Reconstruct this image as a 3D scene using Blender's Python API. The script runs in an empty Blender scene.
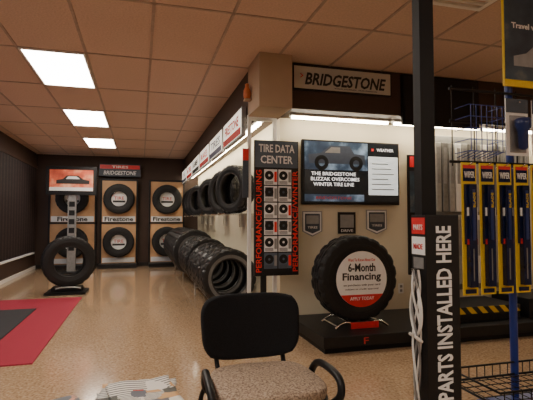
import bpy, bmesh, math, random
from mathutils import Vector, Matrix
random.seed(4)
S=bpy.context.scene
COL=S.collection
R90=math.pi/2

# ---------------- materials ----------------
def new_mat(name):
    m=bpy.data.materials.new(name); m.use_nodes=True
    nt=m.node_tree; b=nt.nodes['Principled BSDF']
    return m,nt,b
def mat(name,col,rough=.5,metal=0,var=.12,scale=20,bump=0,emit=0,ecol=None,spec=.5):
    m,nt,b=new_mat(name)
    tc=nt.nodes.new('ShaderNodeTexCoord'); n=nt.nodes.new('ShaderNodeTexNoise')
    n.inputs['Scale'].default_value=scale; n.inputs['Detail'].default_value=4
    nt.links.new(tc.outputs['Object'],n.inputs['Vector'])
    r=nt.nodes.new('ShaderNodeValToRGB')
    r.color_ramp.elements[0].position=.3; r.color_ramp.elements[1].position=.7
    r.color_ramp.elements[0].color=(*[c*(1-var) for c in col],1)
    r.color_ramp.elements[1].color=(*[min(1,c*(1+var)) for c in col],1)
    nt.links.new(n.outputs['Fac'],r.inputs['Fac']); nt.links.new(r.outputs['Color'],b.inputs['Base Color'])
    b.inputs['Roughness'].default_value=rough; b.inputs['Metallic'].default_value=metal
    b.inputs['Specular IOR Level'].default_value=spec
    if bump:
        bp=nt.nodes.new('ShaderNodeBump'); bp.inputs['Strength'].default_value=bump; bp.inputs['Distance'].default_value=.01
        nt.links.new(n.outputs['Fac'],bp.inputs['Height']); nt.links.new(bp.outputs['Normal'],b.inputs['Normal'])
    if emit:
        e=ecol or col
        b.inputs['Emission Color'].default_value=(*e,1); b.inputs['Emission Strength'].default_value=emit
    return m
M={}
M['black']=mat('black_plastic',(.008,.008,.009),.45,spec=.35)
M['blackm']=mat('black_metal',(.005,.005,.006),.5,.0,spec=.25)
M['rubber']=mat('tire_rubber',(.008,.008,.009),.55,var=.25,scale=40,spec=.4)
M['rubber2']=mat('tire_rubber_glossier',(.011,.011,.012),.42,var=.25,scale=40)  # slightly lighter, glossier rubber for the rack and shelf tires
M['band']=mat('tire_sidewall_sheen',(.20,.20,.20),.35,.3)  # gray ring painted on as the sidewall's reflected sheen
M['white']=mat('white_paint',(.8,.79,.76),.5,var=.03)
M['wall']=mat('cream_wall',(.70,.63,.47),.6,var=.03,scale=3)
M['brown']=mat('brown_wall',(.06,.036,.027),.6,var=.08,scale=3,spec=.3)
M['beige']=mat('beige_paint',(.42,.30,.20),.6,var=.05,scale=4)
M['red']=mat('red_paint',(.65,.02,.025),.45)
M['redmat']=mat('red_carpet',(.33,.018,.045),.95,var=.25,scale=150,bump=.5)
M['darkmat']=mat('charcoal_carpet',(.03,.03,.035),.95,var=.3,scale=150,bump=.5)
M['chrome']=mat('chrome',(.75,.75,.75),.2,1,var=.02)
M['gray']=mat('gray_metal',(.3,.3,.3),.4,.4)
M['signface']=mat('sign_face_gray',(.50,.48,.44),.5,var=.04,scale=3)
M['blue']=mat('blue_metal',(.012,.035,.22),.35)
M['dkblue']=mat('dark_blue_plastic',(.012,.03,.14),.3)
M['yellow']=mat('yellow_card',(.8,.56,.02),.5,var=.05)
M['orange']=mat('orange_ceramic',(.6,.16,.05),.4)
M['panel']=mat('display_panel',(.62,.36,.18),.5,var=.15,scale=3)
M['slate']=mat('slate_print',(.05,.065,.09),.5)
M['board']=mat('poster_board_print',(.09,.12,.16),.5,var=.05)
M['wiper']=mat('wiper_blue_black',(.008,.014,.05),.15,var=.3,scale=30)
M['silver']=mat('silver_pack',(.42,.42,.40),.35,.5)
M['silver2']=mat('silver_pack_dark',(.22,.22,.21),.35,.5)
M['blind']=mat('dark_blind',(.035,.022,.022),.6,var=.2,spec=.3)
M['blind2']=mat('dark_blind_alternate',(.015,.010,.011),.6,var=.2,spec=.3)  # darker tone on every other slat sets them apart
M['txtw']=mat('white_print',(.85,.85,.85),.6,var=.02)
M['txtr']=mat('red_print',(.6,.03,.03),.6)
M['txtk']=mat('black_print',(.02,.02,.02),.6)
M['fabric']=mat('black_fabric',(.008,.008,.010),.9,var=.4,scale=250,bump=.3,spec=.3)
M['tube']=mat('fluorescent_tube',(1,.95,.82),.5,emit=38,ecol=(1,.86,.64),var=.01)
M['troffer']=mat('troffer_diffuser',(1,.97,.92),.5,emit=21,ecol=(1,.89,.76),var=.01)
M['wood']=mat('table_laminate',(.10,.06,.04),.4,scale=8)
M['tile']=mat('ceiling_tile',(.64,.46,.36),.85,var=.10,scale=60,bump=.4)  # salmon tint paints warm reflected light into the tile color
M['tbar']=mat('ceiling_tbar',(.42,.31,.25),.6)

def ramp_mat(name,scale,stops,rough,tex='noise',bump=0,coat=0):
    m,nt,b=new_mat(name)
    tc=nt.nodes.new('ShaderNodeTexCoord')
    n=nt.nodes.new('ShaderNodeTexNoise'); n.inputs['Detail'].default_value=6; o=n.outputs['Fac']
    n.inputs['Scale'].default_value=scale
    nt.links.new(tc.outputs['Object'],n.inputs['Vector'])
    r=nt.nodes.new('ShaderNodeValToRGB'); cr=r.color_ramp
    while len(cr.elements)<len(stops): cr.elements.new(.5)
    for e,(p,c) in zip(cr.elements,stops): e.position=p; e.color=(*c,1)
    nt.links.new(o,r.inputs['Fac']); nt.links.new(r.outputs['Color'],b.inputs['Base Color'])
    b.inputs['Roughness'].default_value=rough
    if coat: b.inputs['Coat Weight'].default_value=coat; b.inputs['Coat Roughness'].default_value=.10
    if bump:
        bp=nt.nodes.new('ShaderNodeBump'); bp.inputs['Strength'].default_value=bump; bp.inputs['Distance'].default_value=.005
        nt.links.new(o,bp.inputs['Height']); nt.links.new(bp.outputs['Normal'],b.inputs['Normal'])
    return m
M['floor']=ramp_mat('polished_speckled_floor',55,[(.30,(.27,.17,.09)),(.44,(.45,.30,.18)),(.56,(.50,.34,.21)),(.72,(.64,.49,.34))],.16,coat=.5)
M['seat']=ramp_mat('speckled_seat_fabric',110,[(.35,(.16,.11,.08)),(.5,(.34,.25,.18)),(.65,(.48,.38,.29))],.9,bump=.5)

def print_mat(name,base,seed):
    m,nt,b=new_mat(name)
    tc=nt.nodes.new('ShaderNodeTexCoord')
    mp=nt.nodes.new('ShaderNodeMapping'); mp.inputs['Location'].default_value=(seed,seed*.7,0)
    nt.links.new(tc.outputs['Object'],mp.inputs['Vector'])
    v=nt.nodes.new('ShaderNodeTexVoronoi'); v.distance='CHEBYCHEV'; v.inputs['Scale'].default_value=15
    nt.links.new(mp.outputs['Vector'],v.inputs['Vector'])
    w=nt.nodes.new('ShaderNodeTexWave'); w.bands_direction='Y'; w.inputs['Scale'].default_value=20; w.inputs['Distortion'].default_value=.0
    nt.links.new(mp.outputs['Vector'],w.inputs['Vector'])
    r1=nt.nodes.new('ShaderNodeValToRGB'); r1.color_ramp.elements[0].position=.25; r1.color_ramp.elements[1].position=.45
    r1.color_ramp.elements[0].color=(.10,.10,.10,1); r1.color_ramp.elements[1].color=(*base,1)
    nt.links.new(w.outputs['Fac'],r1.inputs['Fac'])
    sp=nt.nodes.new('ShaderNodeSeparateColor'); nt.links.new(v.outputs['Color'],sp.inputs[0])
    r2=nt.nodes.new('ShaderNodeValToRGB'); cr=r2.color_ramp; cr.interpolation='CONSTANT'
    cols=[(0,(.45,.05,.04)),(.10,(.12,.13,.16)),(.25,base),(.48,(.08,.08,.07)),(.66,base),(.88,(.6,.35,.15))]
    while len(cr.elements)<len(cols): cr.elements.new(.5)
    for e,(p,c) in zip(cr.elements,cols): e.position=p; e.color=(*c,1)
    nt.links.new(sp.outputs[0],r2.inputs['Fac'])
    gt=nt.nodes.new('ShaderNodeMath'); gt.operation='GREATER_THAN'; gt.inputs[1].default_value=.55
    nt.links.new(sp.outputs[1],gt.inputs[0])
    mx=nt.nodes.new('ShaderNodeMix'); mx.data_type='RGBA'
    nt.links.new(gt.outputs[0],mx.inputs[0]); nt.links.new(r1.outputs['Color'],mx.inputs[6]); nt.links.new(r2.outputs['Color'],mx.inputs[7])
    nt.links.new(mx.outputs[2],b.inputs['Base Color']); b.inputs['Roughness'].default_value=.7
    return m
M['news']=print_mat('newspaper_print',(.72,.69,.64),1.3)
M['news2']=print_mat('magazine_print',(.6,.3,.2),4.1)

def picture_mat(name,stops,emit=0,scale=4):
    m=ramp_mat(name,scale,stops,.35)
    nt=m.node_tree;b=nt.nodes['Principled BSDF']
    r=[n for n in nt.nodes if n.type=='VALTORGB'][0]
    if emit:
        nt.links.new(r.outputs['Color'],b.inputs['Emission Color']); b.inputs['Emission Strength'].default_value=emit
    return m
M['screen']=picture_mat('tv_picture',[(.3,(.01,.015,.03)),(.5,(.03,.05,.08)),(.72,(.22,.30,.40))],.8,5)
M['screenw']=mat('tv_white_panel',(.7,.75,.75),.3,emit=.9)
M['screenk']=mat('tv_dark_area',(.015,.02,.025),.25,emit=.1)
M['truck']=mat('tv_truck_paint',(.05,.06,.08),.3,emit=.3)
M['scrtxt']=mat('tv_text',(.9,.9,.9),.3,emit=1.0)
M['redpic']=picture_mat('red_poster_picture',[(.3,(.25,.03,.02)),(.5,(.6,.12,.06)),(.7,(.8,.5,.3))],.3,3)
M['sky']=picture_mat('dark_poster_picture',[(.3,(.01,.015,.03)),(.6,(.04,.07,.1)),(.8,(.2,.2,.18))],0,6)

def hazard():
    m,nt,b=new_mat('hazard_stripe')
    tc=nt.nodes.new('ShaderNodeTexCoord'); mp=nt.nodes.new('ShaderNodeMapping'); mp.inputs['Rotation'].default_value=(0,math.radians(45),0)
    nt.links.new(tc.outputs['Object'],mp.inputs['Vector'])
    w=nt.nodes.new('ShaderNodeTexWave'); w.inputs['Scale'].default_value=3.2; nt.links.new(mp.outputs['Vector'],w.inputs['Vector'])
    r=nt.nodes.new('ShaderNodeValToRGB'); r.color_ramp.interpolation='CONSTANT'
    r.color_ramp.elements[0].color=(.01,.01,.01,1); r.color_ramp.elements[1].position=.5; r.color_ramp.elements[1].color=(.7,.45,.02,1)
    nt.links.new(w.outputs['Fac'],r.inputs['Fac']); nt.links.new(r.outputs['Color'],b.inputs['Base Color'])
    return m
M['hazard']=hazard()

# ---------------- geometry helpers ----------------
def empty(name):
    o=bpy.data.objects.new(name,None); o.empty_display_size=.1; COL.objects.link(o); return o
def finish(o,m,parent=None,smooth=False):
    if m is not None: o.data.materials.append(M[m] if isinstance(m,str) else m)
    if parent: o.parent=parent
    if smooth:
        for p in o.data.polygons: p.use_smooth=True
    return o
def from_bm(name,bm,m,parent=None,smooth=False):
    me=bpy.data.meshes.new(name); bm.normal_update(); bm.to_mesh(me); bm.free()
    o=bpy.data.objects.new(name,me); COL.objects.link(o)
    return finish(o,m,parent,smooth)
def add_box(bm,x0,x1,y0,y1,z0,z1,mi=0):
    v=[bm.verts.new(p) for p in ((x0,y0,z0),(x1,y0,z0),(x1,y1,z0),(x0,y1,z0),(x0,y0,z1),(x1,y0,z1),(x1,y1,z1),(x0,y1,z1))]
    for f in ((0,3,2,1),(4,5,6,7),(0,1,5,4),(1,2,6,5),(2,3,7,6),(3,0,4,7)):
        fa=bm.faces.new([v[i] for i in f]); fa.material_index=mi
def box(name,x0,x1,y0,y1,z0,z1,m,parent=None,bevel=0):
    cx,cy,cz=(x0+x1)/2,(y0+y1)/2,(z0+z1)/2
    bm=bmesh.new(); add_box(bm,x0-cx,x1-cx,y0-cy,y1-cy,z0-cz,z1-cz)
    o=from_bm(name,bm,m,parent); o.location=(cx,cy,cz)
    if bevel:
        b=o.modifiers.new('b','BEVEL'); b.width=bevel; b.segments=3
    return o
def multi(name,boxes,m,parent=None):
    bm=bmesh.new()
    for b in boxes: add_box(bm,*b)
    return from_bm(name,bm,m,parent)
def tube(name,pts,rad,m,parent=None,cyclic=False,smooth_curve=True):
    c=bpy.data.curves.new(name,'CURVE'); c.dimensions='3D'; c.bevel_depth=rad; c.bevel_resolution=3; c.use_fill_caps=True
    s=c.splines.new('NURBS' if smooth_curve else 'POLY'); s.points.add(len(pts)-1)
    for p,q in zip(s.points,pts): p.co=(*q,1)
    if smooth_curve: s.order_u=3; s.use_endpoint_u=not cyclic; s.resolution_u=6
    s.use_cyclic_u=cyclic
    o=bpy.data.objects.new(name,c); COL.objects.link(o)
    dg=bpy.context.evaluated_depsgraph_get(); me=bpy.data.meshes.new_from_object(o.evaluated_get(dg))
    bpy.data.objects.remove(o); o=bpy.data.objects.new(name,me); COL.objects.link(o)
    o.data.materials.clear()
    return finish(o,m,parent,True)
def text(name,s,cx,cy,cz,w,h,m,parent=None,face='-Y',up=False,depth=.001,shear=0,bold=.008):
    c=bpy.data.curves.new(name,'FONT'); c.body=s; c.extrude=depth; c.shear=shear; c.resolution_u=2
    c.align_x='CENTER'; c.offset=bold
    o=bpy.data.objects.new(name,c); COL.objects.link(o)
    dg=bpy.context.evaluated_depsgraph_get(); me=bpy.data.meshes.new_from_object(o.evaluated_get(dg))
    bpy.data.objects.remove(o)
    xs=[v.co.x for v in me.vertices]; ys=[v.co.y for v in me.vertices]
    mx,my=(min(xs)+max(xs))/2,(min(ys)+max(ys))/2; sx=w/(max(xs)-min(xs)); sy=h/(max(ys)-min(ys))
    for v in me.vertices:
        x=(v.co.x-mx)*sx; y=(v.co.y-my)*sy
        if up: x,y=-y,x
        v.co.x,v.co.y=x,y
    o=bpy.data.objects.new(name,me); COL.objects.link(o); o.data.materials.clear()
    o.location=(cx,cy,cz)
    o.rotation_euler={'-Y':(R90,0,0),'-X':(R90,0,-R90),'Z':(0,0,0)}[face]
    return finish(o,m,parent)
def lathe(name,prof,m,parent=None,segs=24):
    bm=bmesh.new(); rings=[]
    for r,z in prof:
        rings.append([bm.verts.new((r*math.cos(2*math.pi*i/segs),r*math.sin(2*math.pi*i/segs),z)) for i in range(segs)])
    for a,b in zip(rings,rings[1:]):
        for i in range(segs):
            bm.faces.new((a[i],a[(i+1)%segs],b[(i+1)%segs],b[i]))
    bm.faces.new(rings[0][::-1]); bm.faces.new(rings[-1])
    return from_bm(name,bm,m,parent,True)

# ---------------- tire ----------------
TC={}
def tire_mesh(R,rb,W,mk='rubber',segs=80,band=False):
    k=(R,rb,W,mk,band)
    if k in TC: return TC[k]
    H=R-rb
    P=[(-.40*W,rb,0),(-.45*W,rb+.008,0),(-.47*W,rb+.10*H,0),(-.46*W,rb+.14*H,0),(-.5*W,rb+.45*H,0),(-.498*W,rb+.55*H,0),(-.49*W,rb+.56*H,0),
       (-.485*W,rb+.70*H,0),(-.47*W,rb+.84*H,3),(-.43*W,R-.012,1),(-.39*W,R-.003,1),(-.25*W,R,1),
       (-.235*W,R-.011,0),(-.19*W,R-.011,0),(-.175*W,R,2),(-.035*W,R,2),(-.02*W,R-.011,0),(.02*W,R-.011,0),(.035*W,R,2),(.175*W,R,2),(.19*W,R-.011,0),(.235*W,R-.011,0),
       (.25*W,R,1),(.39*W,R-.003,1),(.43*W,R-.012,1),(.47*W,rb+.84*H,3),(.485*W,rb+.70*H,0),(.49*W,rb+.56*H,0),(.498*W,rb+.55*H,0),(.5*W,rb+.45*H,0),
       (.46*W,rb+.14*H,0),(.47*W,rb+.10*H,0),(.45*W,rb+.008,0),(.40*W,rb,0),
       (.38*W,rb+.02,0),(.44*W,rb+.45*H,0),(.40*W,R-.035,0),(0,R-.025,0),(-.40*W,R-.035,0),(-.44*W,rb+.45*H,0),(-.38*W,rb+.02,0)]
    bm=bmesh.new(); rings=[]
    for i in range(segs):
        a=2*math.pi*i/segs; ring=[]
        for y,r,t in P:
            rr=r; yy=y
            if t==1 and i%4==0: rr=r-.013
            if t==3 and i%4==0: rr=r-.008
            if t==2: 
                yy=y+.02*W*(1 if (i//2)%2 else -1)
                if i%4==2: rr=r-.006
            ring.append(bm.verts.new((rr*math.cos(a),yy,rr*math.sin(a))))
        rings.append(ring)
    n=len(P)
    for i in range(segs):
        A,B=rings[i],rings[(i+1)%segs]
        for j in range(n):
            f=bm.faces.new((A[j],A[(j+1)%n],B[(j+1)%n],B[j]))
            if band and j in (3,): f.material_index=1
    bmesh.ops.recalc_face_normals(bm,faces=bm.faces)
    me=bpy.data.meshes.new('tire_mesh'); bm.to_mesh(me); bm.free()
    me.materials.append(M[mk]); me.materials.append(M['band'])
    TC[k]=me; return me
def tire(name,x,y,z,R=.34,rb=.205,W=.22,rz=0,rx=0,parent=None,mk='rubber',band=False):
    o=bpy.data.objects.new(name,tire_mesh(R,rb,W,mk,80,band)); COL.objects.link(o)
    o.location=(x,y,z); o.rotation_euler=(rx,0,rz)
    if parent: o.parent=parent
    return o

# ================= ROOM =================
XL,XR,YB,YF,ZC=-2.5,7.0,-3.0,12.3,2.84
box('floor',XL-.1,XR+.1,YB-.1,YF+.1,-.1,0,'floor')
box('ceiling',XL-.1,XR+.1,YB-.1,YF+.1,ZC,ZC+.1,'tile')
gb=[]
x=-.53-.61*3
while x<XR:
    gb.append((x-.012,x+.012,YB,YF if x<1.12 else 4.35,ZC-.006,ZC)); x+=.61
y=4.64-1.22*6
while y<YF:
    gb.append((XL,1.12 if y>4.35 else XR,y-.012,y+.012,ZC-.006,ZC)); y+=1.22
multi('trim_ceiling_grid',gb,'tbar')
box('wall_far',XL-.1,1.6,YF,YF+.1,0,ZC,'brown')
box('wall_back',XL-.1,XR+.1,YB-.1,YB,0,ZC,'beige')
box('wall_right',XR,XR+.1,YB,4.9,0,ZC,'wall')
box('wall_showroom',1.5,XR,4.8,4.9,0,2.36,'wall')
box('wall_corridor',1.5,1.6,4.9,YF,0,2.36,'wall')
multi('wall_left',[(XL-.1,XL,YB,YF,0,.42),(XL-.1,XL,YB,YF,2.5,ZC),(XL-.1,XL,YB,-1,.42,2.5),(XL-.1,XL,3.4,3.8,.42,2.5),(XL-.1,XL,7.9,8.2,.42,2.5),(XL-.1,XL,12.0,YF,.42,2.5)],'brown')
for i,(a,b) in enumerate(((-1,3.4),(3.8,7.9),(8.2,12.0))):
    p=empty('window_%d'%(i+1))
    fr=[(XL-.09,XL-.04,a,b,.42,.47),(XL-.09,XL-.04,a,b,2.45,2.5)]
    for k in range(4):
        yy=a+(b-a-.05)*k/3; fr.append((XL-.09,XL-.04,yy,yy+.05,.47,2.45))
    multi('frame',fr,'gray',p)
    multi('sill',[(XL,XL+.05,a,b,.385,.42)],'white',p)
    q=empty('vertical_blinds' )
    bm=bmesh.new()
    yy=a+.07; kk=0
    while yy<b-.08:
        c,s=.055*math.cos(.5),.055*math.sin(.5)
        z0,z1=.45,2.44
        xx=XL+.05
        v=[bm.verts.new(t) for t in ((xx-s,yy-c,z0),(xx+s,yy+c,z0),(xx+s,yy+c,z1),(xx-s,yy-c,z1))]
        f=bm.faces.new(v); f.material_index=kk%2; yy+=.100; kk+=1
    o=from_bm('slats',bm,'blind',q); o.data.materials.append(M['blind2'])
    sm=o.modifiers.new('s','SOLIDIFY'); sm.thickness=.002
    box('headrail',XL+.001,XL+.09,a,b,2.44,2.5,'brown',q)
box('wall_soffit_front',1.12,XR,4.35,4.9,2.36,ZC-.001,'brown')
box('wall_soffit_corridor',1.12,1.6,4.9,YF,2.36,ZC-.001,'brown')
box('trim_column',1.09,1.425,4.15,4.62,2.31,ZC-.001,'beige')
multi('baseboard_left',[(XL,XL+.02,YB,YF,0,.07)],'white')
multi('baseboard_far',[(XL+.02,1.5,YF-.015,YF,0,.09)],'black')
multi('baseboard_corridor',[(1.485,1.5,4.8,YF-.02,0,.09)],'black')
def troffer(x0,y0):
    p=empty('ceiling_or_fill_light')
    multi('frame',[(x0,x0+.02,y0,y0+1.2,ZC-.015,ZC-.001),(x0+.57,x0+.59,y0,y0+1.2,ZC-.015,ZC-.001),(x0+.02,x0+.57,y0,y0+.02,ZC-.015,ZC-.001),(x0+.02,x0+.57,y0+1.18,y0+1.2,ZC-.015,ZC-.001)],'white',p)
    box('diffuser',x0+.02,x0+.57,y0+.02,y0+1.18,ZC-.010,ZC-.001,'troffer',p)
for yy in (9.53,7.09,4.65,2.21,-.23): troffer(-1.13,yy)  # last two are out of view, added as fill light
for xx,yy in ((1.31,-2.6),(3.75,-2.6)): troffer(xx,yy)  # unseen lights added behind the camera for fill
p=empty('ceiling_vent')
vb=[(1.93,2.5,2.23,2.27,ZC-.02,ZC-.001),(1.93,2.5,2.8,2.84,ZC-.02,ZC-.001),(1.93,1.97,2.27,2.8,ZC-.02,ZC-.001),(2.46,2.5,2.27,2.8,ZC-.02,ZC-.001)]
for k in range(7): vb.append((1.97,2.46,2.32+k*.07,2.345+k*.07,ZC-.018,ZC-.001))
multi('louvers',vb,'white',p)
for xx in (1.55,2.8,4.05,5.3):
    p=empty('fluorescent_strip')
    box('housing',xx,xx+1.2,4.54,4.62,2.335,2.358,'white',p)
    box('tube',xx+.02,xx+1.18,4.56,4.60,2.31,2.335,'tube',p)
for k in range(6):
    p=empty('fluorescent_strip')
    yy=4.95+k*1.22
    box('housing',1.27,1.35,yy,yy+1.18,2.335,2.358,'white',p)
    box('tube',1.29,1.33,yy+.02,yy+1.16,2.31,2.335,'tube',p)

o=lathe('alarm_strobe',[(.01,0),(.03,.0),(.04,.04),(.037,.09),(.02,.13),(.024,.155),(.01,.165)],'orange'); o.location=(1.051,4.5,2.46)
b_=box('alarm_strobe_bracket',1.02,1.089,4.46,4.54,2.445,2.46,'beige')
b_.parent=o; b_.matrix_parent_inverse=Matrix.Translation((-1.051,-4.5,-2.46))

p=empty('brand_sign')
box('board',1.49,2.63,4.325,4.349,2.555,2.815,'black',p)
box('face',1.505,2.615,4.318,4.325,2.57,2.80,'signface',p)
text('lettering','BRIDGESTONE',2.09,4.316,2.675,.94,.13,'txtk',p,shear=.25,bold=.028)
text('letter_accent','>',1.585,4.314,2.70,.03,.05,'red',p)
text('tagline','YOUR JOURNEY, OUR PASSION',2.2,4.316,2.590,.5,.016,'txtk',p)
p=empty('soffit_dark_panel')  # blank black panel on the dark stretch of the soffit
box('board',2.78,3.75,4.31,4.349,2.28,2.80,'black',p)
box('rim',2.76,3.77,4.32,4.348,2.26,2.82,'blackm',p)

M['lightbox']=mat('lightbox_face',(.8,.78,.72),.4,emit=1.2,ecol=(1,.9,.74),var=.02)
cols=['txtr','dkblue','txtr','txtk','txtr','dkblue','txtk']
names=['FIRESTONE','TIRES','BRAKES','ALIGNMENT','BATTERIES','OIL','SERVICE']
for k in range(6):
    y0=4.80+k*1.23
    p=empty('lightbox_sign')
    box('case',1.06,1.109,y0,y0+1.1,2.14,2.46,'gray',p)
    box('face',1.052,1.06,y0+.02,y0+1.08,2.16,2.44,'lightbox',p)
    box('color_band',1.048,1.052,y0+.02,y0+1.08,2.16,2.24,cols[k],p)
    text('lettering',names[k],1.05,y0+.55,2.33,.85,.12,cols[k],p,face='-X',bold=.02)
    box('bracket',1.109,1.119,y0+.1,y0+1.0,2.37,2.45,'gray',p)

# ---- TV ----
p=empty('wall_television')
box('bezel',1.74,2.97,4.73,4.78,1.385,2.12,'black',p,.006)
box('mount',2.2,2.5,4.78,4.80,1.6,1.9,'blackm',p)
box('picture',1.765,2.945,4.724,4.73,1.42,2.10,'screenk',p)
box('truck_image',1.765,2.55,4.722,4.724,1.78,2.10,'screen',p)
for cx in (1.97,2.40):
    o=tire('picture_tire',cx,4.720,1.86,parent=p); o.data=tire_mesh(.085,.04,.004)
def flat(nm,pts,x,y,z,m,par):
    bm=bmesh.new(); bm.faces.new([bm.verts.new((a,0,c)) for a,c in pts]); o=from_bm(nm,bm,m,par); o.location=(x,y,z); return o
flat('picture_truck',[(-.36,-.01),(-.37,.09),(-.22,.11),(-.10,.20),(.14,.20),(.20,.11),(.33,.10),(.34,-.01)],2.18,4.7215,1.86,'truck',p)
flat('picture_truck_glass',[(-.17,.115),(-.09,.18),(.02,.18),(.02,.115)],2.18,4.7210,1.86,'gray',p)
box('truck_image_lower',1.765,2.5,4.722,4.724,1.42,1.50,'screen',p)
box('info_panel',2.56,2.945,4.722,4.724,1.50,1.95,'screenw',p)
text('caption_1','THE BRIDGESTONE',2.12,4.7205,1.735,.55,.04,'scrtxt',p)
text('caption_2','BLIZZAK OVERCOMES',2.14,4.7205,1.675,.6,.04,'scrtxt',p)
text('caption_3','WINTER TIRE LINE',2.12,4.7205,1.615,.5,.04,'scrtxt',p)
text('headline','WEATHER',2.78,4.722,2.03,.22,.035,'scrtxt',p)
box('headline_mark',2.60,2.63,4.722,4.724,2.015,2.045,'red',p)
for k in range(6): box('info_line',2.60,2.9-.04*(k%3),4.7215,4.722,1.56+k*.06,1.572+k*.06,'gray',p)
text('ticker','BRIDGESTONE',2.12,4.721,1.46,.45,.03,'txtr',p,shear=.2)

def plaque(x0,x1,z0,z1):
    p=empty('wall_plaque')
    xm=(x0+x1)/2; zb=z0+.06
    def poly(nm,ins,yf,yb,m):
        bm=bmesh.new()
        pts=[(x0+ins,z1-ins),(x0+ins,zb+ins*.4),(xm,z0+ins*1.2),(x1-ins,zb+ins*.4),(x1-ins,z1-ins)]
        a=[bm.verts.new((px,yf,pz)) for px,pz in pts]; b=[bm.verts.new((px,yb,pz)) for px,pz in pts]
        bm.faces.new(a); bm.faces.new(b[::-1])
        for i in range(5): bm.faces.new((a[i],b[i],b[(i+1)%5],a[(i+1)%5]))
        bmesh.ops.recalc_face_normals(bm,faces=bm.faces)
        from_bm(nm,bm,m,p)
    poly('border',0,4.785,4.80,'gray'); poly('field',.012,4.782,4.785,'txtw'); poly('inner',.03,4.780,4.782,'slate')
    box('photo',x0+.045,x1-.045,4.777,4.780,(z0+z1)/2,z1-.05,'gray',p)
    text('lettering','TIRES',xm,4.779,(z0+z1)/2-.04,(x1-x0)*.5,.025,'txtw',p)
plaque(1.76,2.0,1.02,1.31)
plaque(2.56,2.83,1.04,1.33)
p=empty('wall_plaque')
box('board',2.2,2.42,4.785,4.80,1.05,1.30,'black',p); box('photo',2.225,2.395,4.782,4.785,1.12,1.27,'gray',p)
text('lettering','DRIVE',2.31,4.783,1.085,.15,.03,'txtw',p)
p=empty('wall_outlet')
box('plate',2.98,3.05,4.792,4.80,.33,.45,'white',p,.003); box('socket_1',3.0,3.03,4.789,4.792,.35,.38,'gray',p); box('socket_2',3.0,3.03,4.789,4.792,.40,.43,'gray',p)
p=empty('wall_banner')
box('board',3.12,3.32,4.77,4.80,.55,2.0,'black',p)
box('red_band',3.14,3.3,4.765,4.77,1.85,1.98,'red',p)
box('photo',3.14,3.3,4.765,4.77,1.3,1.8,'sky',p)
text('lettering','SERVICE',3.22,4.764,.95,.6,.1,'txtw',p,up=True)

# ---- platform ----
p=empty('display_platform')
box('deck',1.6,6.0,3.8,4.79,.05,.15,'black',p,.006)
box('plinth',1.62,5.98,3.83,4.77,0,.05,'blackm',p)
text('logo','F',2.02,3.797,.10,.05,.06,'txtr',p)

# ---- big display tire ----
TX,TY,TZ=2.11,4.22,.15+.045+.43
tire('display_tire',TX,TY,TZ,R=.43,rb=.235,W=.27)
p=empty('tire_stand')
for yy in (TY-.17,TY+.17):
    tube('cradle',[(TX-.28,yy,.16),(TX-.25,yy,.19),(TX-.16,yy,.225),(TX-.05,yy,.172),(TX+.05,yy,.172),(TX+.16,yy,.225),(TX+.25,yy,.19),(TX+.28,yy,.16)],.011,'chrome',p)
for s in (-.26,.26):
    tube('cross_bar',[(TX+s,TY-.17,.175),(TX+s,TY+.17,.175)],.011,'chrome',p,smooth_curve=False)
for s in (-.12,.12):
    tube('support_bar',[(TX+s,TY-.17,.203),(TX+s,TY+.17,.203)],.009,'chrome',p,smooth_curve=False)
box('red_plate',TX-.13,TX+.17,TY-.195,TY-.185,.152,.215,'red',p,.004)
p=empty('financing_sign')
def disc(nm,r,y0,y1,m,cut=None):
    bm=bmesh.new(); pts=[]
    N=96
    for i in range(N):
        a=R90+2*math.pi*i/N; px,pz=r*math.cos(a),r*math.sin(a)
        if cut is not None and pz>cut: continue
        pts.append((px,pz))
    a=[bm.verts.new((px,y0,pz)) for px,pz in pts]; b=[bm.verts.new((px,y1,pz)) for px,pz in pts]
    bm.faces.new(a); bm.faces.new(b[::-1]); n=len(a)
    for i in range(n): bm.faces.new((a[i],b[i],b[(i+1)%n],a[(i+1)%n]))
    bmesh.ops.recalc_face_normals(bm,faces=bm.faces)
    o=from_bm(nm,bm,m,p); o.location=(TX+.015,0,TZ); return o
FY=TY-.137
disc('disc',.275,FY-.008,FY-.001,'txtw'); disc('red_segment',.275,FY-.010,FY-.008,'red',-.15)
text('line_1','Want To Know About Our',TX+.015,FY-.009,TZ+.19,.30,.03,'txtr',p)
text('line_2','6-Month',TX+.015,FY-.009,TZ+.115,.30,.085,'txtk',p,bold=.025)
text('line_3','Financing',TX+.015,FY-.009,TZ+.015,.42,.095,'txtk',p,bold=.025)
text('line_4','on purchases with your card',TX+.015,FY-.009,TZ-.06,.40,.025,'txtk',p)
text('line_5','subject to credit approval',TX+.015,FY-.009,TZ-.10,.36,.02,'txtk',p)
text('line_6','APPLY TODAY',TX+.015,FY-.011,TZ-.19,.26,.032,'txtw',p)

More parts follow.
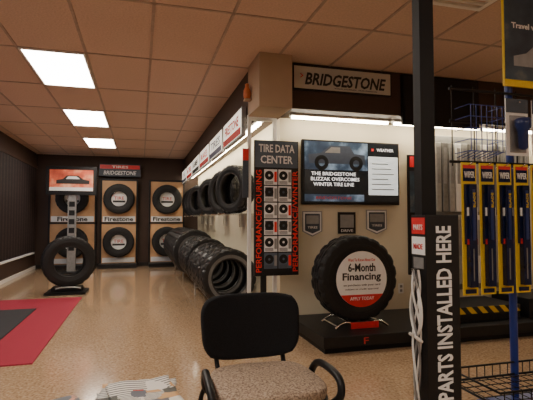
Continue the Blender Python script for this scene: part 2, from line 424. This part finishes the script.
# ---- poster stand ----
p=empty('tire_data_poster')
x0,x1,z0,z1,yy=1.156,1.647,.62,2.06,4.60
box('board',x0,x1,yy,yy+.03,z0,z1,'black',p)
box('base_left_leg',x0+.08,x0+.14,yy+.03,yy+.06,.015,z1-.1,'black',p)
box('foot',x0+.02,x0+.20,yy-.12,yy+.16,0,.015,'black',p)
box('header',x0+.008,x1-.008,yy-.004,yy,z1-.29,z1-.008,'board',p)
text('title_1','TIRE DATA',(x0+x1)/2,yy-.006,z1-.085,.40,.085,'txtw',p,bold=.02)
text('title_2','CENTER',(x0+x1)/2,yy-.006,z1-.205,.36,.085,'txtw',p,bold=.02)
M['redtxt']=mat('bright_red_print',(.85,.03,.03),.5,var=.02)
box('side_band_left',x0+.008,x0+.085,yy-.004,yy,z0+.01,z1-.30,'black',p)
text('side_text_left','PERFORMANCE/TOURING',x0+.046,yy-.006,(z0+z1)/2-.14,1.08,.062,'redtxt',p,up=True)
box('side_band_right',x1-.075,x1-.008,yy-.004,yy,z0+.01,z1-.30,'black',p)
text('side_text_right','PERFORMANCE/WINTER',x1-.04,yy-.006,(z0+z1)/2-.14,1.08,.058,'redtxt',p,up=True)
box('grid_panel',x0+.09,x1-.08,yy-.003,yy,z0+.01,z1-.30,'black',p)
for c in range(2):
    for r in range(6):
        ax=x0+.105+c*.158; az=z1-.475-r*.178
        if az<z0+.02: continue
        box('tire_card',ax,ax+.145,yy-.006,yy-.003,az,az+.165,'txtw' if r<5 else 'board',p)
        o=tire('tire_icon',ax+.055,yy-.007,az+.10,parent=p)
        o.data=tire_mesh(.048,.026,.008)
        box('icon_label',ax+.112,ax+.14,yy-.008,yy-.006,az+.03,az+.14,'redtxt' if (r+c)%3==0 else 'gray',p)
        for q in range(3): box('card_text',ax+.01,ax+.10,yy-.0075,yy-.006,az+.008+q*.012,az+.014+q*.012,'slate',p)
        if r in (1,3): box('product_photo',ax+.01,ax+.1,yy-.009,yy-.007,az+.05,az+.15,'slate',p)
p=empty('shelving_upright')
box('post',1.115,1.15,4.72,4.76,0,2.30,'white',p)
box('post_back',1.40,1.44,4.72,4.76,0,2.30,'white',p)
box('cap',1.115,1.44,4.715,4.765,2.30,2.355,'white',p)
box('side_sign',1.05,1.115,4.70,4.71,1.45,1.98,'slate',p); box('side_sign_red',1.05,1.115,4.695,4.70,1.85,1.97,'red',p)

# ---- floor tire rack along corridor ----
p=empty('tire_rack')
for xx in (.86,1.20):
    tube('rail',[(xx,5.2,.2),(xx,11.7,.2)],.015,'gray',p,smooth_curve=False)
for yv in (5.25,7.35,9.45,11.65):
    for xx in (.86,1.20): tube('leg',[(xx,yv,0),(xx,yv,.2)],.014,'gray',p,smooth_curve=False)
    tube('cross',[(.86,yv,.12),(1.20,yv,.12)],.012,'gray',p,smooth_curve=False)
yv=5.42; k=0
while yv<11.5:
    R=.345 if k<4 else (.37 if k<7 else .42)
    tire('tire',1.03-(.06 if k>6 else 0),yv,.2+.015+math.sqrt((R)**2-.17**2)+.004,R=R,rb=.215,W=.21,rz=.12,parent=p,mk='rubber2',band=True)
    yv+=.45; k+=1
for yv in (5.95,6.65,8.0,9.7,10.4,11.1):
    q=empty('wall_tire_shelf')
    box('plate',1.04,1.5,yv-.22,yv+.22,1.28,1.295,'chrome',q)
    box('bracket',1.44,1.5,yv-.02,yv+.02,1.1,1.28,'chrome',q)
    tire('tire',1.22,yv,1.296+.325,R=.325,rb=.2,W=.2,rz=-R90+.5,mk='rubber2')
for yv in (5.2,7.3,8.9):
    q=empty('wall_poster')
    box('sheet',1.49,1.5,yv-.15,yv+.15,1.35,1.95,'txtw',q); box('band',1.487,1.49,yv-.15,yv+.15,1.8,1.95,'red',q)

# ---- far wall displays ----
def display(x0,x1,top,head):
    p=empty('tire_display_stand')
    xm=(x0+x1)/2; yb=12.28; yf=12.1
    box('base',x0,x1,11.75,yb,0,.10,'black',p)
    box('panel',x0+.03,x1-.03,yf,yb,.10,top,'panel',p)
    multi('frame',[(x0,x0+.04,yf-.03,yb,.1,top),(x1-.04,x1,yf-.03,yb,.1,top),(x0,x1,yf-.03,yb,top,top+.04),(x0,x1,yf-.03,yb,1.10,1.14)],'black',p)
    box('nameplate',x0+.06,x1-.06,yf-.012,yf,1.15,1.29,'txtw',p)
    text('name_lettering','Firestone',xm,yf-.014,1.22,.7,.11,'txtk',p,bold=.03)
    box('nameplate_low',x0+.06,x1-.06,yf-.012,yf,.12,.24,'txtw',p)
    for z in (1.73,.64):
        tire('tire',xm,yf-.12,z,R=.38,rb=.19,W=.22,parent=p)
        tube('peg',[(xm-.12,yf,z+.16),(xm-.12,yf-.2,z+.16)],.02,'chrome',p,smooth_curve=False)
        tube('peg',[(xm+.12,yf,z+.16),(xm+.12,yf-.2,z+.16)],.02,'chrome',p,smooth_curve=False)
        bm=bmesh.new(); bmesh.ops.create_circle(bm,cap_ends=True,radius=.19,segments=32)
        o=from_bm('tire_insert',bm,'txtw',p); o.location=(xm,yf-.10,z); o.rotation_euler=(R90,0,0)
        text('insert_text','TIRE',xm,yf-.103,z+.02,.24,.08,'txtr',p)
        box('insert_band',xm-.15,xm+.15,yf-.104,yf-.101,z-.09,z-.04,'txtk',p)
    if head:
        box('header_sign',x0-.04,x1+.06,yf-.03,yb,2.31,2.62,'slate',p)
        text('header_lettering','BRIDGESTONE',xm+.01,yf-.033,2.40,.8,.10,'txtw',p,shear=.2)
        box('header_band',x0-.02,x1+.04,yf-.034,yf-.03,2.50,2.6,'red',p)
        text('header_line','TIRES',xm+.01,yf-.036,2.55,.4,.06,'txtw',p)
display(-2.18,-1.07,2.2,False); display(-.98,-.07,2.2,True); display(.21,1.12,2.2,False)
p=empty('promo_kiosk')
box('pole',-1.60,-1.42,11.1,11.2,.03,1.78,'gray',p)
box('base',-1.85,-1.17,10.85,11.4,0,.03,'black',p)
box('screen_case',-2.06,-.98,11.05,11.16,1.77,2.42,'black',p,.01)
box('screen_picture',-1.98,-1.06,11.04,11.05,1.86,2.34,'redpic',p)
box('screen_band',-1.98,-1.06,11.035,11.04,1.86,1.94,'txtw',p)
flat('car_picture',[(-.34,0),(-.34,.08),(-.2,.11),(-.12,.19),(.12,.19),(.22,.11),(.36,.08),(.36,0)],-1.5,11.036,2.02,'txtk',p)
flat('car_picture_glass',[(-.14,.11),(-.09,.17),(.09,.17),(.16,.11)],-1.5,11.0355,2.02,'txtw',p)
for k in range(6): box('pole_slot',-1.57,-1.45,11.09,11.1,.5+k*.2,.62+k*.2,'black',p)
p=empty('floor_tire_stand')
box('plate',-1.46,-.84,7.85,8.4,0,.035,'blackm',p)
box('riser',-1.38,-.92,7.98,8.28,.035,.10,'blackm',p)
tube('cradle',[(-1.30,7.9,.10),(-1.22,7.9,.12),(-1.0,7.9,.12),(-.92,7.9,.10)],.012,'gray',p)
tire('floor_display_tire',-1.14,8.13,.10+.42,R=.42,rb=.235,W=.28,rz=.25)

# ---- mats ----
box('entrance_mat',-2.0,-.86,4.22,7.56,0,.012,'redmat',None,.003)
box('door_mat',-1.95,-1.33,4.9,6.7,.0125,.024,'darkmat',None,.003)

# ---- right display ----
p=empty('product_wall_rack')
box('backboard',3.40,4.9,4.76,4.798,.35,2.25,'silver2',p)
for r,zt in enumerate((2.15,1.27)):
    for k in range(15):
        xx=3.43+k*.095
        box('package',xx,xx+.078,4.66,4.70,zt-.84,zt,('silver','silver2','silver','white')[(k+r)%4],p,.008)
        box('package_label',xx+.018,xx+.060,4.655,4.66,zt-.5,zt-.06,'gray',p)
        tube('hook',[(xx+.035,4.76,zt-.01),(xx+.035,4.65,zt-.01)],.003,'chrome',p,smooth_curve=False)
p=empty('hazard_display_box')
box('case',3.12,3.95,3.98,4.5,.15,.245,'black',p)
box('striped_top_edge',3.12,3.95,3.97,3.98,.235,.305,'hazard',p)
box('top',3.12,3.95,3.98,4.5,.245,.305,'black',p)
p=empty('display_crate')
box('case',4.05,4.9,3.95,4.5,.15,.36,'black',p,.01); box('label',4.15,4.8,3.945,3.95,.2,.31,'slate',p)

# ---- post with sign ----
p=empty('sign_post')
box('post',.99,1.05,1.43,1.475,0,ZC-.001,'blackm',p)
box('base_plate',.93,1.13,1.36,1.53,0,.01,'blackm',p)
box('sign_box',.984,1.1235,1.40,1.49,.25,1.235,'black',p,.002)
text('sign_lettering','PARTS INSTALLED HERE',1.056,1.3985,.885,.62,.064,'txtw',p,up=True,bold=.022)
box('side_label_red',.982,.984,1.405,1.485,1.165,1.225,'red',p)
box('side_label_white',.982,.984,1.405,1.485,1.09,1.155,'txtw',p)
box('side_label_blue',.982,.984,1.415,1.475,1.04,1.08,'gray',p)
text('side_label_text','PARTS',.9815,1.445,1.19,.055,.02,'txtw',p,face='-X')
text('side_label_text_2','MADE',.9815,1.445,1.12,.055,.02,'txtr',p,face='-X')
p=empty('hanging_cable')
box('hook',.955,.984,1.44,1.45,1.03,1.04,'chrome',p)
for k in range(4):
    ph=k*1.6; pts=[]
    n=26
    zb=.50-.04*k
    for i in range(n):
        t=i/(n-1); z=1.035-(1.035-zb)*t
        pts.append((.966+.011*math.cos(t*9+ph),1.437+.014*math.sin(t*9+ph)*(1+.6*math.sin(6*t)),z))
    tube('cable',pts,.004,'white' if k%2 else 'gray',p)
tube('coil_wrap',[(.950,1.42,.80),(.958,1.41,.79),(.975,1.415,.78),(.977,1.46,.79),(.955,1.465,.80),(.948,1.45,.805)],.006,'white',p)
for s in (0,1): tube('cable_loop',[(.966,1.44,1.0),(.955,1.40-.012*s,.93),(.955,1.40-.012*s,.84),(.966,1.44,.79),(.97,1.47+.012*s,.85),(.97,1.47+.012*s,.93),(.966,1.44,1.0)],.0035,'white',p)

# ---- wiper rack ----
p=empty('wiper_blade_rack')
RY=1.86
tube('post',[(1.835,RY+.03,.02),(1.835,RY+.03,2.3)],.019,'blue',p,smooth_curve=False)
tube('post_far',[(2.6,RY+.03,.02),(2.6,RY+.03,2.3)],.019,'blue',p,smooth_curve=False)
for zz in (1.50,1.70,1.86): tube('rail',[(1.45,RY,zz),(2.62,RY,zz)],.007,'blackm',p,smooth_curve=False)
for k in range(9): tube('grid_wire',[(1.47+k*.13,RY+.008,1.48),(1.47+k*.13,RY+.008,1.88)],.003,'blackm',p,smooth_curve=False)
PX=[1.468+.103*i for i in range(10)]
for xx in PX: tube('hook',[(xx+.042,RY,1.477),(xx+.042,RY-.08,1.477),(xx+.042,RY-.085,1.49)],.003,'chrome',p)
zz=.44
fr=[(1.44,RY-.30,zz),(2.62,RY-.30,zz),(2.62,RY+.02,zz),(1.44,RY+.02,zz)]
tube('shelf_frame',fr,.006,'blackm',p,cyclic=True,smooth_curve=False)
fr2=[(a,b,c+.06) for a,b,c in fr]; tube('shelf_rim',fr2,.005,'blackm',p,cyclic=True,smooth_curve=False)
for k in range(26): xx=1.46+k*.046; tube('shelf_wire',[(xx,RY-.30,zz+.06),(xx,RY-.30,zz),(xx,RY+.02,zz),(xx,RY+.02,zz+.06)],.0025,'blackm',p,smooth_curve=False)
for k in range(5): yv=RY-.25+k*.06; tube('shelf_wire_long',[(1.44,yv,zz),(2.62,yv,zz)],.0025,'blackm',p,smooth_curve=False)
multi('lower_shelf',[(1.62,2.64,RY-.28,RY+.05,.31,.325),(1.62,2.64,RY-.285,RY-.275,.31,.38)],'blue',p)
multi('feet',[(1.80,1.87,RY-.3,RY+.3,0,.03),(2.565,2.635,RY-.3,RY+.3,0,.03)],'blue',p)
for k in range(7): tube('basket_wire',[(1.49+k*.03,RY-.10,1.76),(1.49+k*.03,RY-.10,1.54),(1.49+k*.03,RY,1.52)],.0022,'blue',p,smooth_curve=False)
for k in range(5): zq=1.54+k*.055; tube('basket_hoop',[(1.48,RY,zq),(1.48,RY-.10,zq),(1.68,RY-.10,zq),(1.68,RY,zq)],.0022,'blue',p,smooth_curve=False)
bm=bmesh.new()
for xx in PX:
    w=.084; y=RY-.055
    add_box(bm,xx,xx+w,y,y+.004,.86,1.49,0)
    add_box(bm,xx+.012,xx+w-.012,y-.016,y,1.10,1.385,1)
    add_box(bm,xx+.022,xx+w-.022,y-.028,y,.90,1.385,1)
    add_box(bm,xx+.036,xx+w-.044,y-.031,y-.028,.93,1.08,5)  # thin gray strip painted as a highlight on the tray
    add_box(bm,xx+.034,xx+w-.034,y-.032,y-.028,1.12,1.36,3)
    add_box(bm,xx+.014,xx+w-.014,y-.022,y-.016,1.235,1.275,2)
    add_box(bm,xx+.014,xx+w-.014,y-.020,y-.016,1.10,1.125,4)
    add_box(bm,xx+.008,xx+w-.008,y-.003,y,1.40,1.465,1)
    add_box(bm,xx+.008,xx+w-.008,y-.004,y,1.462,1.478,4)
    add_box(bm,xx+.012,xx+w-.012,y-.003,y,.868,.888,1)
o=from_bm('wiper_blade_packages',bm,'yellow')
for k in ('wiper','txtw','dkblue','red','gray'): o.data.materials.append(M[k])
for xx in PX:
    text('package_title','WIPER',xx+.042,RY-.059,1.432,.058,.03,'txtw',o)
    text('package_side_text','BLADE',xx+.042,RY-.0885,1.31,.07,.012,'yellow',o,up=True)
    text('package_size','22',xx+.042,RY-.078,1.255,.03,.025,'txtk',o)
for xx in (1.74,1.90,2.06):
    q=empty('blister_pack')
    box('card',xx,xx+.135,RY-.05,RY-.046,1.535,1.82,'txtw',q)
    box('card_header',xx,xx+.135,RY-.052,RY-.05,1.75,1.82,'slate',q)
    tube('hook',[(xx+.067,RY,1.80),(xx+.067,RY-.07,1.80)],.003,'chrome',q,smooth_curve=False)
    o=lathe('flashlight_body',[(.012,0),(.022,.01),(.024,.09),(.036,.12),(.036,.15),(.03,.155)],'dkblue',q); o.location=(xx+.067,RY-.085,1.56)
    box('blister',xx+.02,xx+.115,RY-.055,RY-.05,1.55,1.735,'gray',q)
p=empty('travel_poster')
box('board',1.765,2.6,RY-.02,RY-.008,1.895,2.45,'yellow',p)
box('picture',1.770,2.585,RY-.024,RY-.02,1.93,2.44,'sky',p)
text('lettering','Travel with Confidence',2.02,RY-.026,2.21,.42,.03,'txtw',p,bold=.02)
flat('picture_vehicle',[(-.2,0),(-.2,.05),(-.12,.07),(-.06,.12),(.08,.12),(.14,.07),(.22,.05),(.22,0)],2.02,RY-.0255,2.0,'gray',p)

# ---- chair ----
def pad(name,cx,cy,cz,hw,hh,thick,m,parent,plane='XZ',curve=0,bulge=0,k=.32,taper=0,n=14):
    bm=bmesh.new(); g=[]
    for j in range(n+1):
        row=[]
        for i in range(n+1):
            a=-1+2*i/n; b=-1+2*j/n
            x=a*math.sqrt(max(0,1-k*b**4)); z=b*math.sqrt(max(0,1-k*a**4))
            x*=(1+taper*b)
            d=curve*(a*a)+bulge*(1-a*a)*(1-b*b)
            if plane=='XZ': row.append(bm.verts.new((x*hw,-d,z*hh)))
            else: row.append(bm.verts.new((x*hw,z*hh,d)))
        g.append(row)
    for j in range(n):
        for i in range(n): bm.faces.new((g[j][i],g[j][i+1],g[j+1][i+1],g[j+1][i]))
    o=from_bm(name,bm,m,parent,True); o.location=(cx,cy,cz)
    s=o.modifiers.new('s','SOLIDIFY'); s.thickness=thick; s.offset=0
    b=o.modifiers.new('b','BEVEL'); b.width=thick*.4; b.segments=3; b.limit_method='ANGLE'; b.angle_limit=.8
    return o
p=empty('waiting_chair')
CX=.568
o=pad('backrest',CX,2.36,.655,.262,.168,.035,'fabric',p,'XZ',curve=.05,bulge=-.0,k=.30,taper=.03); o.rotation_euler=(math.radians(-9),0,0)
pad('seat_cushion',CX,2.05,.455,.25,.235,.055,'seat',p,'XY',bulge=.018,k=.3,taper=-.04)
pad('seat_shell',CX,2.05,.425,.255,.24,.022,'black',p,'XY',k=.3,taper=-.04)
for s in (-1,1):
    tube('back_upright',[(CX+s*.17,2.28,.42),(CX+s*.18,2.33,.45),(CX+s*.18,2.385,.56),(CX+s*.18,2.395,.68)],.013,'blackm',p)
    tube('leg_front',[(CX+s*.27,1.83,.0),(CX+s*.27,1.86,.20),(CX+s*.265,1.88,.40),(CX+s*.21,1.9,.42)],.0125,'blackm',p)
    tube('leg_rear',[(CX+s*.27,2.42,.0),(CX+s*.27,2.34,.20),(CX+s*.265,2.27,.40),(CX+s*.20,2.25,.42)],.0125,'blackm',p)
    tube('armrest',[(CX+s*.24,2.16,.40),(CX+s*.265,2.16,.42),(CX+s*.27,2.14,.48),(CX+s*.275,2.09,.52),(CX+s*.28,2.03,.532),(CX+s*.285,1.92,.53),(CX+s*.285,1.84,.515),(CX+s*.28,1.82,.46),(CX+s*.27,1.85,.42),(CX+s*.24,1.87,.40)],.018,'black',p)
tube('under_bar_front',[(CX-.21,1.9,.415),(CX+.21,1.9,.415)],.012,'blackm',p,smooth_curve=False)
tube('under_bar_rear',[(CX-.21,2.25,.415),(CX+.21,2.25,.415)],.012,'blackm',p,smooth_curve=False)

# ---- table + newspapers ----
p=empty('coffee_table')
box('top',-.50,.15,1.15,2.04,.41,.445,'wood',p,.006)
for a in (-.45,.10):
    for b in (1.2,1.97): box('leg',a-.02,a+.02,b-.02,b+.02,0,.41,'blackm',p)
def sheet(name,cx,cy,z,w,h,rz,m,parent,amp=.008,seed=0,lift=0):
    rnd=random.Random(seed); ph=[rnd.uniform(0,6) for _ in range(4)]
    bm=bmesh.new(); n=18; g=[]
    for j in range(n+1):
        row=[]
        for i in range(n+1):
            a=-1+2*i/n; b=-1+2*j/n
            d=amp*(1.5+.6*math.sin(3*a+ph[0])+.5*math.sin(4*b+ph[1])+.4*math.sin(5*a*b+ph[2]))+lift*max(0,b)**2+lift*.5*max(0,a)**2
            row.append(bm.verts.new((a*w/2+.006*math.sin(5*b+ph[3]),b*h/2,max(0,d))))
        g.append(row)
    for j in range(n):
        for i in range(n): bm.faces.new((g[j][i],g[j][i+1],g[j+1][i+1],g[j+1][i]))
    o=from_bm(name,bm,m,parent,True); o.location=(cx,cy,z); o.rotation_euler=(0,0,rz)
    s=o.modifiers.new('s','SOLIDIFY'); s.thickness=.003; s.offset=1
    return o
p=empty('newspaper')
sheet('section_1',.00,1.98,.447,.33,.34,.10,'news',p,.006,3,.0)
sheet('section_2',-.01,1.98,.463,.32,.33,-.08,'news',p,.006,8,.015)
sheet('section_3',.02,1.97,.480,.27,.27,.15,'news',p,.006,12,.012)
p=empty('magazine')
sheet('cover',-.33,1.99,.447,.22,.26,.3,'news2',p,.003,5)
sheet('second_issue',-.36,1.93,.456,.22,.26,-.2,'news2',p,.003,9)

w=bpy.data.worlds.new('World'); S.world=w; w.use_nodes=True
bg=w.node_tree.nodes['Background']; bg.inputs['Color'].default_value=(.75,.7,.75,1); bg.inputs['Strength'].default_value=1.2
cd=bpy.data.cameras.new('camera'); cam=bpy.data.objects.new('camera',cd); COL.objects.link(cam); S.camera=cam
cam.location=(0,0,1.22); cam.rotation_euler=(math.radians(92.42),0,math.radians(-15.64))
cd.sensor_width=36; cd.lens=450*36/533; cd.clip_start=.05
